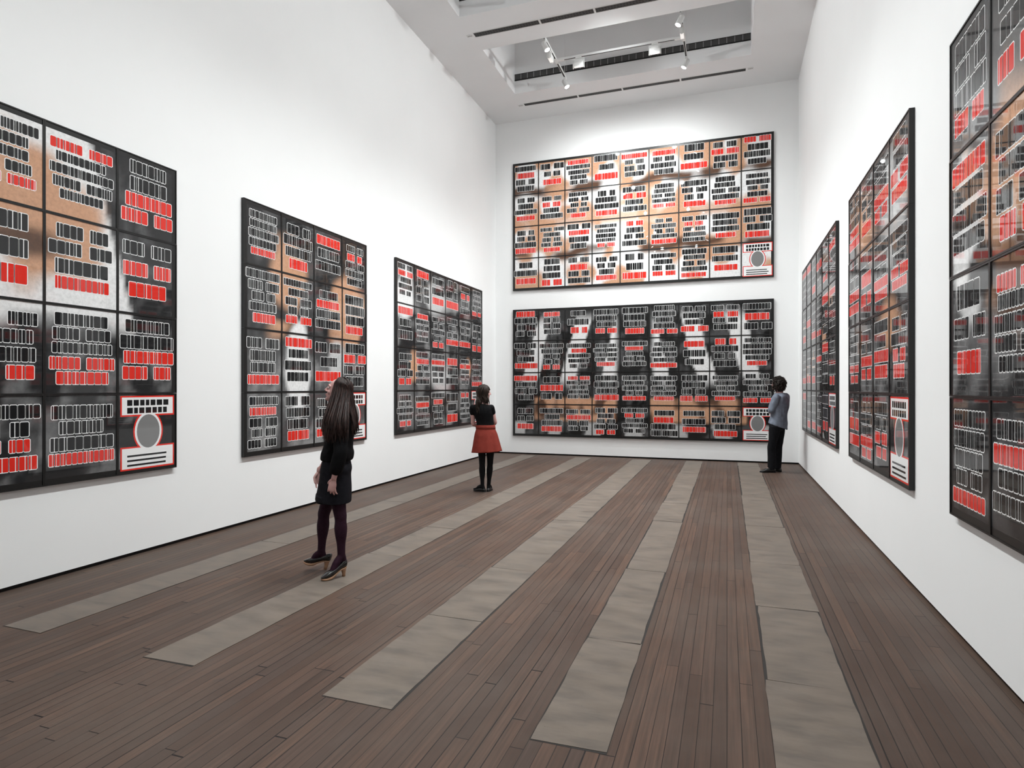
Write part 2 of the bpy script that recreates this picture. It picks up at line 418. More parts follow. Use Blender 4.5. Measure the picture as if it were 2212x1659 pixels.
for i, (y0, y1) in enumerate(coff):
    yc = 11.85 - PITCH*i; A = ' in ' + recess[i]
    track(yc, 'white H-shaped lighting track hanging' + A + (' over the end wall pictures' if i == 0 else ' behind the viewer' if i > 2 else ' overhead'))
    aL = V((-4.62, 0, -9.6)); aR = V((4.63, 0, -9.6)); bL = V((-4.62, 0, -2.6)); bR = V((4.63, 0, -2.6))
    if i == 0:
        nm = ['bright round spotlight on the track end beside the left wall, nearer the beam', 'round spotlight on the track end beside the left wall, nearest the end wall',
              'brightest round spotlight, on the track end beside the right wall and the beam', 'round spotlight on the track end beside the right wall, nearest the end wall']
        nf = ['square white floodlight next to the track crossing on the left wall side', 'square white floodlight under the brightest spotlight',
              'square white floodlight on the long middle rail, close to the left crossing', 'square white floodlight on the long middle rail, towards the right wall']
    else:
        nm = ['round spotlight %s of the track%s' % (q, A) for q in ('on the first end', 'on the second end', 'on the third end', 'on the fourth end')]
        nf = ['square floodlight %s of the track%s' % (q, A) for q in ('beside the first crossing', 'beside the second crossing', 'on the first half', 'on the second half')]
    PW = WALL_LAMP*(1.2, 1.0, .85, .5, .3)[i]
    spot(-3.215, yc - .80, (aR + V((0, .3, 0))), PW, nm[0]); spot(-3.215, yc + (.70 if i == 0 else .2), aR, PW, nm[1])
    spot(-.765, yc - .80, (aL + V((0, -.6, 0))), PW, nm[2]); spot(-.765, yc + .70, aL, PW, nm[3])
    flood(-3.215, yc - .42, bR, PW*.38, nf[0]); flood(-.765, yc - .42, bL, PW*.38, nf[1])
    aE = V((0, 2.3, -3.3))
    flood(-2.76, yc, aE, END_LAMP if i == 0 else END_LAMP*.3, nf[2]); flood(-1.29, yc, aE, END_LAMP if i == 0 else END_LAMP*.3, nf[3])


# ------------------------------------------------------------------ framed grid pictures
# the prints are plain abstract stand-ins: soft colour fields with rows of outlined red and black blocks
CW, DEP = .65, .043
WHITE, LIGHT, TAN, BROWN, DARK, GREY, MID = (.79,.79,.79), (.5,.5,.5), (.56,.31,.19), (.1,.05,.03), (.022,.022,.023), (.16,.16,.162), (.075,.075,.077)
def lerp(a, c, t): return tuple(x + (y - x)*t for x, y in zip(a, c))
def sstep(a, c, x):
    t = min(1, max(0, (x - a)/(c - a))); return t*t*(3 - 2*t)
def nz(c, r, s, k): return noise.noise(V((c*s, r*s, k*7.3)))
def blob(cur, colr, c, r, cc, rc, rx, ry, soft=.35, wob=.35, k=0):
    d = math.hypot((c-cc)/rx, (r-rc)/ry) + wob*nz(c, r, 1.6, k)
    return lerp(cur, colr, 1 - sstep(1 - soft, 1 + soft*.4, d))
def mottled(c, r, k, a=DARK, bb=GREY, s=2.2): return lerp(a, bb, sstep(-.15, .5, nz(c, r, s, k) + .5*nz(c, r, s*2.7, k+1)))
def tone_near_left(c, r):
    x = mottled(c, r, 3, DARK, MID, 3)
    x = lerp(x, WHITE, (1 - sstep(-.03, .03, c - 2.6 - .3*r)) * (1 - sstep(2.15, 2.45, r + .25*nz(c, 0, 1.5, 2))))
    x = blob(x, TAN, c, r, 1.95, 1.1, .72, .95, .25, .5, 4)
    x = blob(x, BROWN, c, r, 1.7, 1.35, .5, .2, .6, .8, 5)
    if r > 2.1: x = lerp(x, mottled(c, r, 6, DARK, GREY, 2.6), sstep(2.0, 2.4, r + .2*nz(c, r, 2, 9)))
    return x
def tone_mid_left(c, r):
    x = mottled(c, r, 11, DARK, MID, 2)
    x = blob(x, TAN, c, r, 1.15, 1.25, .6, .8, .3, .6, 12); x = blob(x, TAN, c, r, 3.2, 1.5, .7, .9, .3, .6, 13)
    x = blob(x, DARK, c, r, 1.0, 1.75, .5, .22, .5, .8, 14)
    if r > 2: x = lerp(x, mottled(c, r, 15, MID, (.24,.24,.24), 2.4), sstep(2.0, 2.5, r))
    x = blob(x, WHITE, c, r, 1.5, 2.6, .42, .8, .2, .3, 16); x = blob(x, LIGHT, c, r, 2.8, 2.5, .3, .5, .4, .4, 17)
    return x
def tone_far_left(c, r):
    x = mottled(c, r, 21, DARK, (.2,.2,.2), 1.6)
    x = blob(x, WHITE, c, r, .4, .7, .5, .7, .3, .5, 22); x = blob(x, LIGHT, c, r, 2.3, .7, .8, .4, .5, .6, 23)
    x = blob(x, TAN, c, r, 1.0, 2.4, .3, .35, .4, .5, 24); x = blob(x, TAN, c, r, 4.8, 2.4, .3, .35, .4, .5, 25)
    x = blob(x, LIGHT, c, r, 2.6, 2.7, .9, .4, .6, .6, 26); x = blob(x, GREY, c, r, .6, 3.3, .8, .6, .4, .4, 27)
    return x
def tone_end_top(c, r):
    x = lerp(WHITE, TAN, sstep(-.12, .16, nz(c, r, 1.35, 31) + .25*nz(c, r, 3.5, 32) - .05))
    for q in (.95, 2.9):
        d = abs(r - q - .18*nz(c, r, 1.2, 33)); x = lerp(x, BROWN, (1 - sstep(.05, .22, d)) * sstep(-.25, .1, nz(c, r, 1.1, 34)))
    d = abs(r - 1.95); x = lerp(x, TAN, (1 - sstep(.05, .3, d))*.8)
    return x
def tone_end_low(c, r):
    x = mottled(c, r, 41, (.01,.01,.01), MID, 2.6)
    m = abs(c - 4.5); d = m - .32*r
    stripe = math.sin(d*4.3 + .6) + .5*nz(c, r, 1.4, 42)
    if r < 2.7: x = lerp(x, WHITE, sstep(.25, .5, stripe) * sstep(.1, .6, r) * (1 - sstep(2.0, 2.6, r - .2*nz(c, r, 2, 43))) * sstep(.5, .75, m))
    if r > 3.4: x = lerp(x, LIGHT, sstep(.3, .5, stripe)*sstep(3.5, 3.6, r)*.9)
    for a, e in ((.85, 3.9), (5.0, 8.2)):
        q = sstep(a, a+.05, c)*(1-sstep(e-.05, e, c))*sstep(2.75, 2.85, r)*(1-sstep(3.45, 3.55, r))
        x = lerp(x, lerp(TAN, BROWN, sstep(-.05, .3, nz(c, r, 2.3, 44))), q)
    return x
def tone_far_right(c, r):
    x = mottled(c, r, 51, (.006,.006,.006), (.05,.05,.05), 2.8)
    for q, (cc, rc) in enumerate(((.5, 1.5), (5.3, 1.3), (4.4, 1.9), (2.5, 2.4), (1.3, 2.6))): x = blob(x, TAN, c, r, cc, rc, .35, .25, .5, .6, 52+q)
    return x
def tone_mid_right(c, r):
    x = mottled(c, r, 61, DARK, GREY, 2.2)
    x = blob(x, TAN, c, r, 1.2, .7, .8, .5, .4, .6, 62); x = blob(x, LIGHT, c, r, 3.2, .8, .7, .8, .5, .5, 63)
    x = blob(x, TAN, c, r, 2.9, 2.2, .8, .3, .5, .6, 64); x = blob(x, BROWN, c, r, 1.1, 2.3, .6, .3, .5, .6, 65)
    return x
def tone_near_right(c, r):
    x = lerp((.06,.06,.06), GREY, sstep(.1, .9, r)) if r < 1.2 else mottled(c, r, 71, DARK, GREY, 1.8)
    x = blob(x, WHITE, c, r, .5, 1.75, .42, .75, .25, .5, 72); x = blob(x, TAN, c, r, 1.6, 1.5, .75, .9, .3, .5, 73)
    x = blob(x, BROWN, c, r, 1.6, 2.2, .7, .4, .5, .5, 74); x = blob(x, TAN, c, r, 2.9, 1.2, .6, .9, .3, .5, 75)
    x = blob(x, DARK, c, r, .8, 2.0, .3, .2, .4, .9, 76)
    if r > 3: x = lerp(x, mottled(c, r, 77, DARK, MID, 2), sstep(2.9, 3.2, r))
    return x

def octa(b, x0, x1, z0, z1, y, m, ch):
    ch = min(ch, (x1-x0)*.45, (z1-z0)*.45)
    b.poly([(x0+ch, y, z0), (x1-ch, y, z0), (x1, y, z0+ch), (x1, y, z1-ch), (x1-ch, y, z1), (x0+ch, y, z1), (x0, y, z1-ch), (x0, y, z0+ch)], m)
def block(b, x0, x1, z0, z1, y, m, r):
    """one abstract printed block: white edge underneath, colour on top"""
    e = .0065
    octa(b, x0-e, x1+e, z0-e, z1+e, y, 0, .011); y -= .0004
    k = r.random(); w_ = x1-x0; g = max(.0045, w_*.1)
    if k < .5: octa(b, x0, x1, z0, z1, y, m, .007)
    else:
        c = x0 + w_*r.choice((.3, .5, .5, .7)); octa(b, x0, c-g/2, z0, z1, y, m, .004); octa(b, c+g/2, x1, z0, z1, y, m, .004)
def print_panel(x0, z0, W, Hh, c, r, ncol, tone, rr, red_lines):
    """print of one panel: pigment ground as a fine coloured grid"""
    NX, NZ = 16, 18; y = 0.0
    verts = []; cols = []
    for j in range(NZ + 1):
        for i in range(NX + 1):
            u, t = i/NX, j/NZ
            verts.append((x0 + W*u, y, z0 + Hh*t)); cols.append(tone(c + u, r + 1 - t))
    faces = [(j*(NX+1)+i, j*(NX+1)+i+1, (j+1)*(NX+1)+i+1, (j+1)*(NX+1)+i) for j in range(NZ) for i in range(NX)]
    b = MB()
    n = rr.choice((4, 4, 4, 5, 5, 3)); reds = {rr.choice((0, 1, n-1, n-1))} if red_lines == 1 else set(range(n-2, n))
    top, bot = z0 + Hh*rr.uniform(.86, .95), z0 + Hh*rr.uniform(.05, .16)
    hh = (top - bot)/n
    for k in range(n):
        zz1 = top - k*hh; fill = rr.uniform(.72, .86) if n > 3 else rr.uniform(.6, .74); lw = W*rr.uniform(.6, .95)
        lh = hh*fill; m = 2 if k in reds else 1
        cw = lh*rr.uniform(.48, .66); nb = max(2, round(lw/cw)); lw = min(nb*cw, W*.93)
        xx = x0 + W/2 - lw/2 + W*rr.uniform(-.02, .02); gapat = rr.choice((0, 0, nb//2)) if nb > 5 else 0
        for q in range(nb):
            if gapat and q == gapat: continue
            a = xx + lw*q/nb; block(b, a + .004, a + lw/nb - .004, zz1 - lh, zz1, -.0005, m, rr)
    return verts, faces, cols, b
def card_panel(b, x0, z0, W, Hh, rr):
    """corner panel: two red-edged white cards joined by a plain grey oval"""
    y = -.0005
    def rect(a, c, d, e, dy, m): b.poly([(x0+W*a, y-dy, z0+Hh*d), (x0+W*c, y-dy, z0+Hh*d), (x0+W*c, y-dy, z0+Hh*e), (x0+W*a, y-dy, z0+Hh*e)], m)
    rect(.03, .97, .72, .985, 0, 2); rect(.055, .945, .74, .965, .0004, 0); rect(.03, .97, .03, .33, 0, 2); rect(.055, .945, .05, .31, .0004, 0)
    for dy, m, ax, az in ((.0001, 2, .26, .27), (.0006, 0, .235, .25), (.001, 3, .2, .22)):
        b.poly([(x0+W*(.5+ax*math.cos(q)), y-dy, z0+Hh*(.52+az*math.sin(q))) for q in (2*math.pi*i/28 for i in range(28))], m)
    for zc, hh in ((.895, .075), (.795, .075)):
        xx = .14
        while xx < .84:
            ww = rr.uniform(.06, .1); rect(xx, xx+ww, zc-hh/2, zc+hh/2, .0008, 1); xx += ww + .022
    for zc in (.21, .15, .09): rect(.14, .86 - rr.uniform(0, .1), zc-.012, zc+.012, .0008, 1)
def picture(label, loc, rz, ncol, pw, ph, tone, seed, skip_red=0):
    """root at the bottom left corner of the frame on the wall; x runs right, z up, the viewer is at -y"""
    t = empty('framed_picture', loc, rz, label, 'picture', 'black framed grid pictures')
    rr = random.Random(seed); rim = .011; lip = .006
    for r in range(4):
        for c in range(ncol):
            X0, Z0 = c*pw, (3-r)*ph; X1, Z1 = X0 + pw - .0012, Z0 + ph - .0012; yf = -DEP - .0012*((c*3 + r*5) % 3)
            b = MB()
            o = [(X0, Z0), (X1, Z0), (X1, Z1), (X0, Z1)]; n = [(X0+rim, Z0+rim), (X1-rim, Z0+rim), (X1-rim, Z1-rim), (X0+rim, Z1-rim)]
            for k in range(4):
                a, d = o[k], o[(k+1) % 4]; e, f = n[(k+1) % 4], n[k]
                b.poly([(a[0], yf, a[1]), (d[0], yf, d[1]), (e[0], yf, e[1]), (f[0], yf, f[1])])
                b.poly([(a[0], -.002, a[1]), (d[0], -.002, d[1]), (d[0], yf, d[1]), (a[0], yf, a[1])])
                b.poly([(f[0], yf, f[1]), (e[0], yf, e[1]), (e[0], yf+lip, e[1]), (f[0], yf+lip, f[1])])
            b.poly([(X0, -.002, Z0), (X0, -.002, Z1), (X1, -.002, Z1), (X1, -.002, Z0)])
            pnl = b.build('panel', M_frame, t)
            card = (r == 3 and c == ncol - 1)
            verts, faces, cols, bb = print_panel(X0+rim, Z0+rim, pw-2*rim, ph-2*rim, c, r, ncol, tone, rr, 2 if rr.random() < skip_red else 1)
            if card:
                bb = MB(); card_panel(bb, X0+rim, Z0+rim, pw-2*rim, ph-2*rim, rr); pnl['label'] = 'corner panel with red-edged white cards'
            # black margin along the outer edges of the whole picture
            e = .055
            if r == 0: bb.poly([(X0, -.0003, Z1-e), (X1, -.0003, Z1-e), (X1, -.0003, Z1), (X0, -.0003, Z1)], 4)
            if r == 3: bb.poly([(X0, -.0003, Z0), (X1, -.0003, Z0), (X1, -.0003, Z0+e), (X0, -.0003, Z0+e)], 4)
            Za, Zb = Z0 + (e if r == 3 else 0), Z1 - (e if r == 0 else 0)
            if c == 0: bb.poly([(X0, -.0003, Za), (X0+e, -.0003, Za), (X0+e, -.0003, Zb), (X0, -.0003, Zb)], 4)
            if c == ncol-1: bb.poly([(X1-e, -.0003, Za), (X1, -.0003, Za), (X1, -.0003, Zb), (X1-e, -.0003, Zb)], 4)
            cx0, cx1, cz0, cz1 = X0+rim, X1-rim, Z0+rim, Z1-rim
            yp = yf + lip - .0002
            V0 = [(p[0], yp, p[2]) for p in verts] + [(min(max(p[0], cx0), cx1), yp + p[1], min(max(p[2], cz0), cz1)) for p in bb.v]
            me = bpy.data.meshes.new('print'); me.from_pydata(V0, [], faces + [tuple(i + len(verts) for i in f) for f in bb.f])
            for m in (M_print, M_ink_w, M_ink_k, M_ink_r, M_ink_g, M_frame): me.materials.append(m)
            me.polygons.foreach_set('material_index', [0]*len(faces) + [1 + m for m in bb.m])
            ca = me.color_attributes.new('pigment', 'FLOAT_COLOR', 'POINT')
            flat = []
            for q in cols: flat.extend((*q, 1))
            flat.extend([.5, .5, .5, 1]*len(bb.v)); ca.data.foreach_set('color', flat); me.update()
            link('print', me, pnl)
    return t
ZB, PH = .797, .7625
picture('tall white, tan and grey grid picture on left wall, the nearest, cut by photo edge', (XL, 2.234, ZB), math.pi/2, 4, .65, PH, tone_near_left, 101, .6)
picture('black framed grid picture with two tan patches, behind the woman in plum tights', (XL, 5.766, ZB), math.pi/2, 4, .65, PH, tone_mid_left, 102)
picture('dark grey six-column grid picture on left wall behind the woman in red skirt', (XL, 9.275, ZB), math.pi/2, 6, .653, PH, tone_far_left, 103)
picture('wide white and tan grid picture, the upper of two on the end wall', (-4.921, YE, 3.96), 0, 9, .6505, .7705, tone_end_top, 104)
picture('wide black and white grid picture, the lower of two on the end wall', (-4.921, YE, .446), 0, 9, .6505, .7635, tone_end_low, 105)
picture('very dark six-column grid picture on right wall beside the end wall corner', (XR, 13.075, ZB), -math.pi/2, 6, .648, PH, tone_far_right, 106)
picture('dark grid picture with many red rows, middle of three on the right wall', (XR, 8.265, ZB), -math.pi/2, 4, .648, PH, tone_mid_right, 107, .9)
picture('large reflective grey and tan grid picture on right wall, cut by photo edge', (XR, 4.728, ZB), -math.pi/2, 4, .65, PH, tone_near_right, 108)

# ------------------------------------------------------------------ people (each frame: x = along the picture, y = away from the viewer, z up)
def ell(c, R, F, hw, hd, n=24, ex=2.3, zoff=None):
    out = []
    for i in range(n):
        q = 2*math.pi*i/n; cs, sn = math.cos(q), math.sin(q)
        a = math.copysign(abs(cs)**(2/ex), cs); d = math.copysign(abs(sn)**(2/ex), sn)
        p = V(c) + R*hw*a + F*hd*d
        if zoff: p.z += zoff(q)
        out.append(p)
    return out
def interp_rings(spec, k=4):
    """spec rows: z, x, y, half width, half depth"""
    out = []
    for i in range(len(spec)-1):
        p0, p1, p2, p3 = spec[max(i-1,0)], spec[i], spec[i+1], spec[min(i+2, len(spec)-1)]
        for j in range(k):
            t = j/k
            out.append([.5*((2*b)+(c-a)*t+(2*a-5*b+4*c-d)*t*t+(3*b-a-3*c+d)*t**3) for a, b, c, d in zip(p0, p1, p2, p3)])
    out.append(list(spec[-1])); return out
def torso(mb, spec, R, F, grow=0, ex=2.3, k=4):
    mb.loft([ell((x, y, z), R, F, hw+grow, hd+grow, ex=ex) for z, x, y, hw, hd in interp_rings(spec, k)])
HEAD = [(-.112,.050,.014,.016),(-.100,.044,.030,.034),(-.084,.026,.045,.056),(-.062,.012,.057,.074),(-.035,.004,.066,.085),(-.005,-.002,.0715,.0915),
        (.03,-.005,.0735,.094),(.06,-.008,.070,.089),(.085,-.010,.058,.074),(.102,-.012,.040,.050),(.112,-.012,.016,.020)]
def head(mb, c, X, Y, Z, s=1.0, nose=1.0):
    """face looks along Y"""
    T = lambda x, y, z: V(c) + X*x*s + Y*y*s + Z*z*s
    rings = []
    for z, yc, hw, hd in interp_rings([(a, b, 0, d, e) for a, b, d, e in HEAD], 3) and [(r[0], r[1], r[3], r[4]) for r in interp_rings([(a, b, 0, d, e) for a, b, d, e in HEAD], 3)]:
        rings.append([T(0, yc, z) + X*hw*s*math.cos(q) + Y*hd*s*math.sin(q) for q in (2*math.pi*i/24 for i in range(24))])
    mb.loft(rings)
    mb.tube([T(0,.088,.022), T(0,.100,-.006), T(0,.112,-.028)], [.009*s, .010*s, .0115*s], 10, k=3)
    for q in (-1, 1): mb.ball(T(.011*q, .097, -.032), (.009*s, .011*s, .008*s), (X, Y, Z), n=10)
    mb.ball(T(0, .083, -.058), (.022*s, .014*s, .006*s), (X, Y, Z), n=12); mb.ball(T(0, .0815, -.069), (.019*s, .014*s, .0065*s), (X, Y, Z), n=12)
    mb.ball(T(0, .072, -.097), (.022*s, .018*s, .014*s), (X, Y, Z), n=12)
    for q in (-1, 1):
        mb.tube([T(.012*q,.090,.022), T(.033*q,.085,.027), T(.054*q,.066,.020)], [.007*s,.008*s,.006*s], 8, k=3)
        mb.ball(T(.042*q, .058, -.030), (.020*s, .022*s, .022*s), (X, Y, Z), n=12)
        mb.tube([T(.071*q,-.002,-.028), T(.078*q,-.010,-.002), T(.080*q,-.018,.022), T(.074*q,-.006,.028)], [.007*s,.009*s,.010*s,.006*s], 8, k=3)
def eyes(c, X, Y, Z, parent, s=1.0):
    for q in (-1, 1):
        p = V(c) + X*.032*q*s + Y*.0765*s + Z*.004*s
        b = MB(); b.ball(p, (.0145*s, .0115*s, .008*s), (X, Y, Z), n=14); e = b.build('eye', M_eye, parent, True)
        b = MB(); b.ball(p + Y*.0095*s, (.0062*s, .003*s, .0062*s), (X, Y, Z), n=12); b.build('iris', M_iris, e, True)
def hand(mb, wrist, d, nrm, thumb, curl=.5, s=1.0, spread=.1):
    """d: wrist to knuckles, nrm: out of the back of the hand, thumb: side the thumb is on"""
    d = V(d).normalized(); nrm = V(nrm); nrm = (nrm - d*nrm.dot(d)).normalized(); t = V(thumb); t = (t - d*t.dot(d) - nrm*t.dot(nrm)).normalized()
    w_ = V(wrist); kn = w_ + d*.088*s
    mb.tube([w_ - d*.02*s, w_ + d*.02*s, w_ + d*.055*s, kn], [.026*s, .030*s, .040*s, .038*s], 14, flat=.42, side=tuple(t), k=3)
    for i, (off, L, r) in enumerate(((.030,.072,.0092),(.0105,.080,.0095),(-.0095,.075,.0090),(-.029,.058,.0082))):
        p = kn + t*off*s - d*.012*s; dirv = (d + t*(spread*(1.5-i)*.25)).normalized(); pts = [p]; a = 0
        for k, f in enumerate((.42, .33, .25)):
            a += curl*(.55, .75, .5)[k]*(1 + .12*i)
            p = p + (dirv*math.cos(a) - nrm*math.sin(a))*(L*f + (.012 if k == 0 else 0))*s; pts.append(p)
        mb.tube(pts, [r*s*1.05, r*s, r*s*.93, r*s*.8], 10, k=3)
    b0 = w_ + d*.022*s + t*.022*s; b1 = b0 + (d*.55 + t*.6 - nrm*.3).normalized()*.045*s; b2 = b1 + (d*.9 + t*.12 - nrm*.35).normalized()*.034*s; b3 = b2 + (d*.95 - t*.1 - nrm*.4).normalized()*.026*s
    mb.tube([b0, b1, b2, b3], [.015*s, .0115*s, .0102*s, .0085*s], 10, k=3)
def limb_leg(mb, hip, knee, ank, sc_=1.0, grow=0.0, slim=1.0):
    hip, knee, ank = V(hip), V(knee), V(ank); bk = V((0,0,0))
    mid = hip.lerp(knee, .5); calf = knee.lerp(ank, .30); low = knee.lerp(ank, .72)
    mb.tube([hip, hip.lerp(knee, .2), mid, hip.lerp(knee, .85), knee, knee.lerp(ank, .12), calf, knee.lerp(ank, .5), low, ank],
            [r*sc_*slim + grow for r in (.086, .084, .072, .056, .053, .049, .054, .048, .036, .033)], 18, k=4)
def limb_arm(mb, sh, el, wr, s=1.0, grow=0.0, upto=1.0):
    sh, el, wr = V(sh), V(el), V(wr)
    P = [sh, sh.lerp(el, .3), sh.lerp(el, .75), el, el.lerp(wr, .25), el.lerp(wr, .7), wr]; Rr = [.050, .045, .039, .036, .036, .028, .024]
    mb.tube(P, [r*s + grow for r in Rr], 14, k=4)
def person(name_label, loc, cat='person'):
    return empty('person', loc, YAW, name_label, cat)
def scalp(c, X, Y, Z, az, el, off, rx=.080, ry=.100, rz=.112, back=-.012, up=.004):
    d = (Y*math.cos(az) + X*math.sin(az))
    return V(c) + Y*back + Z*up + X*math.sin(az)*math.cos(el)*(rx+off) + Y*math.cos(az)*math.cos(el)*(ry+off) + Z*math.sin(el)*(rz+off)
def world_of(u, w_, depth, base):
    """person origin on the floor: distance from the viewer along the view, and sideways"""
    c, s = math.cos(YAW), math.sin(YAW)
    x = base; return (x*c - depth*s, x*s + depth*c, 0)

# ---- woman in black, looking up
pr = world_of(0, 0, 5.35, (715 - 1106)/1328.8*5.35)
W = person('woman in black top, charcoal skirt and plum tights gazing up, with long dark hair', pr)
F = V((-.985, -.17, 0)).normalized(); R = V((F.y, -F.x, 0)); Lf = -R
spec = [(.79,.03,0,.09,.075),(.85,.045,0,.150,.112),(.92,.048,0,.162,.120),(1.0,.048,0,.140,.105),(1.09,.055,0,.118,.090),(1.18,.072,0,.132,.100),(1.26,.086,0,.146,.112),
        (1.33,.095,0,.150,.098),(1.385,.10,0,.118,.072),(1.42,.10,0,.062,.055)]
hc = V((.066, 0, 1.585)); pit = math.radians(20)
Fh = V((-.99, .06, 0)).normalized(); Xh = V((Fh.y, -Fh.x, 0)); Yh = Fh*math.cos(pit) + V((0,0,1))*math.sin(pit); Zh = V((0,0,1))*math.cos(pit) - Fh*math.sin(pit)
nS, nE, nW = (.128,-.155,1.335), (.140,-.205,1.075), (.084,-.205,.855)
fS, fE, fW = (.070,.153,1.335), (-.03,.21,1.085), (-.165,.205,.862)
nH, nK, nA = (.050,-.078,.86), (.108,-.090,.515), (.118,-.10,.185)
fH, fK, fA = (.025,.085,.86), (-.090,.092,.505), (-.112,.09,.165)
nd = V((-.74,-.67,0)).normalized(); fd = V((-1,.02,0)).normalized()
B = MB(); torso(B, spec, R, F); B.tube([(.102,0,1.39), (.092,0,1.46), (.082,0,1.53)], [.058,.050,.052], 16)
head(B, hc, Xh, Yh, Zh, 1.0); limb_arm(B, nS, nE, nW, .92); limb_arm(B, fS, fE, fW, .92)
hand(B, nW, (-.20,0,-1), Lf + F*.55, F + R*.5, .42, .95, .5); hand(B, fW, (.03,-.02,-1), R + F*.5, F - R*.2, .45, .95, .5)
def leg_foot(B, H_, K, A, d, heel_h, grow=0, slim=1.0, L=.2, toe_up=0):
    limb_leg(B, H_, K, A, 1, grow, slim); A = V(A)
    ball_ = A + d*L*.58; ball_.z = .035 + toe_up*.65; toe = A + d*L*.86; toe.z = .03 + toe_up
    heel = A - d*.02; heel.z = A.z - .055
    B.tube([A + V((0,0,.02)), heel + V((0,0,.012))], [.030+grow, .026+grow], 12, k=1)
    B.tube([A + V((0,0,-.005)), A.lerp(ball_, .5) + V((0,0,.014)), ball_, toe], [.031+grow, .031+grow, .026+grow, .014+grow], 14, k=3)
leg_foot(B, nH, nK, nA, nd, .085, -.003, .98, .165); leg_foot(B, fH, fK, fA, fd, .085, -.003, .98, .155, .046)
skin_obj(B, 'body', M_skin, W, .0038, 2, .45)
eyes(hc, Xh, Yh, Zh, W)
b = MB(); b.tube([hc + Xh*x + Yh*y + Zh*z for x, y, z in ((-.021,.083,-.063),(0,.096,-.0625),(.021,.083,-.063))], [.003,.0058,.003], 8, k=3); b.build('lips', M_lip, W, True)
# tights
B = MB(); leg_foot(B, nH, nK, nA, nd, .085, .001, .98, .165); leg_foot(B, fH, fK, fA, fd, .085, .001, .98, .155, .046)
skin_obj(B, 'tights', M_tights_p, W, .006, 3)
# blouse: body, ballooning waist, three-quarter sleeves
B = MB(); bs = [(.985,.050,0,.150,.122),(1.0,.052,0,.166,.138),(1.05,.058,0,.164,.138),(1.10,.063,0,.152,.124),(1.18,.076,0,.152,.120),(1.26,.088,0,.160,.126),(1.33,.097,0,.163,.112),(1.385,.10,0,.132,.086),(1.415,.10,0,.075,.068)]
torso(B, bs, R, F)
def sleeve(B, sh, el, wr, end, r0=.064, r1=.056, r2=.052):
    sh, el, wr = V(sh), V(el), V(wr); e = el.lerp(wr, end)
    B.tube([sh + (el-sh)*-.08, sh.lerp(el, .35), sh.lerp(el, .8), el, el.lerp(wr, end*.6), e], [r0, r0*.98, r1, r1, r1, r2], 18, k=4, dome=True)
sleeve(B, nS, nE, nW, .66, .058, .060, .056); sleeve(B, fS, fE, fW, .45, .060, .058, .054)
skin_obj(B, 'blouse', M_black_top, W, .006, 4, .5, .006, 11, 1)
# skirt
sk = [(1.035,.050,0,.130,.104),(1.0,.048,0,.146,.114),(.92,.046,0,.172,.131),(.86,.040,0,.174,.130),(.76,.034,0,.186,.140),(.68,.026,0,.192,.148),(.628,.022,0,.194,.150)]
rings = [ell((x, y, z), R, F, hw, hd, 40, 2.4) for z, x, y, hw, hd in interp_rings(sk, 5)]
inner = [ell((.022, 0, .634), R, F, .188, .144, 40, 2.4), ell((.03, 0, .76), R, F, .165, .130, 40, 2.4)]
for r_ in rings[-6:]:
    for p in r_: p.z += .03*max(0, (p - V((.01, 0, p.z))).dot(F)/.12)*(1 - (p.z-.62)/.2 if p.z < .82 else 0)
B = MB(); B.loft(rings + inner, 0, (1, 1)); me = B.mesh('skirt', [M_skirt_k], True); link('skirt', me, W)
# hair: under-cap and long locks
def locks(parent, c, X, Y, Z, spec_rows, m, rr, n=6):
    H_ = MB(); H_.ball(V(c) + Y*-.026 + Z*.014, (.083, .098, .110), (X, Y, Z), n=22)
    for az0, az1, el1, zend, tx, ty, r0 in spec_rows:
        P = []
        els = (80, 60, 38, el1) if el1 > -12 else (80, 58, 34, 8, el1)
        for k, el in enumerate(els):
            t = k/(len(els) - 1); a = math.radians(az0 + (az1 - az0)*t); P.append(scalp(c, X, Y, Z, a, math.radians(el), .004 + .012*rr.random()))
        last = P[-1]
        if zend is not None:
            e = V((tx, ty, zend)); h_ = last.lerp(e, .45); h_.x = last.x*.45 + e.x*.55; h_.y = last.y*.45 + e.y*.55; P += [h_, last.lerp(e, .75)*.4 + V((e.x, e.y, last.z*.25 + e.z*.75))*.6, e]
        m_ = len(P); R_s = [r0*(.7 + .5*min(1, k/2)) for k in range(m_)]
        R_s[-1] = r0*.25
        if zend is not None: R_s[-2] = r0*.8
        sd = (P[min(4, m_-1)] - V(c)); sd.z = 0; sd = sd.cross(V((0,0,1))).normalized()
        H_.tube(P, R_s, n, k=3, flat=.5, side=tuple(sd + V((.01, .013, .02))), dome=False)
    return H_.build('hair', m, parent, True)
rr = random.Random(5); rows = []
for i in range(110):       # near side: falls past the ear in front of and over the shoulder
    az = rr.uniform(-150, -72); f = (az + 150)/78
    rows.append((az*.5, az, rr.uniform(-2, 10), rr.uniform(1.15, 1.27), .20 - .205*f + rr.uniform(-.015, .015), -.232 - .02*math.sin(f*2.6) + rr.uniform(-.015, .015), rr.uniform(.006, .011)))
for i in range(100):       # back
    az = rr.uniform(140, 220); rows.append((az, az, rr.uniform(-10, 4), rr.uniform(1.19, 1.32), .222 + rr.uniform(-.03, .01), (az-180)/40*-.10 + rr.uniform(-.02, .02), rr.uniform(.007, .012)))
for i in range(50):       # far side
    az = rr.uniform(74, 150); f = (150 - az)/76
    rows.append((az*.5, az, rr.uniform(-2, 10), rr.uniform(1.2, 1.32), .19 - .18*f, .15 + rr.uniform(-.02, .02), rr.uniform(.011, .016)))
locks(W, hc, Xh, Yh, Zh, rows, M_hair1, rr)
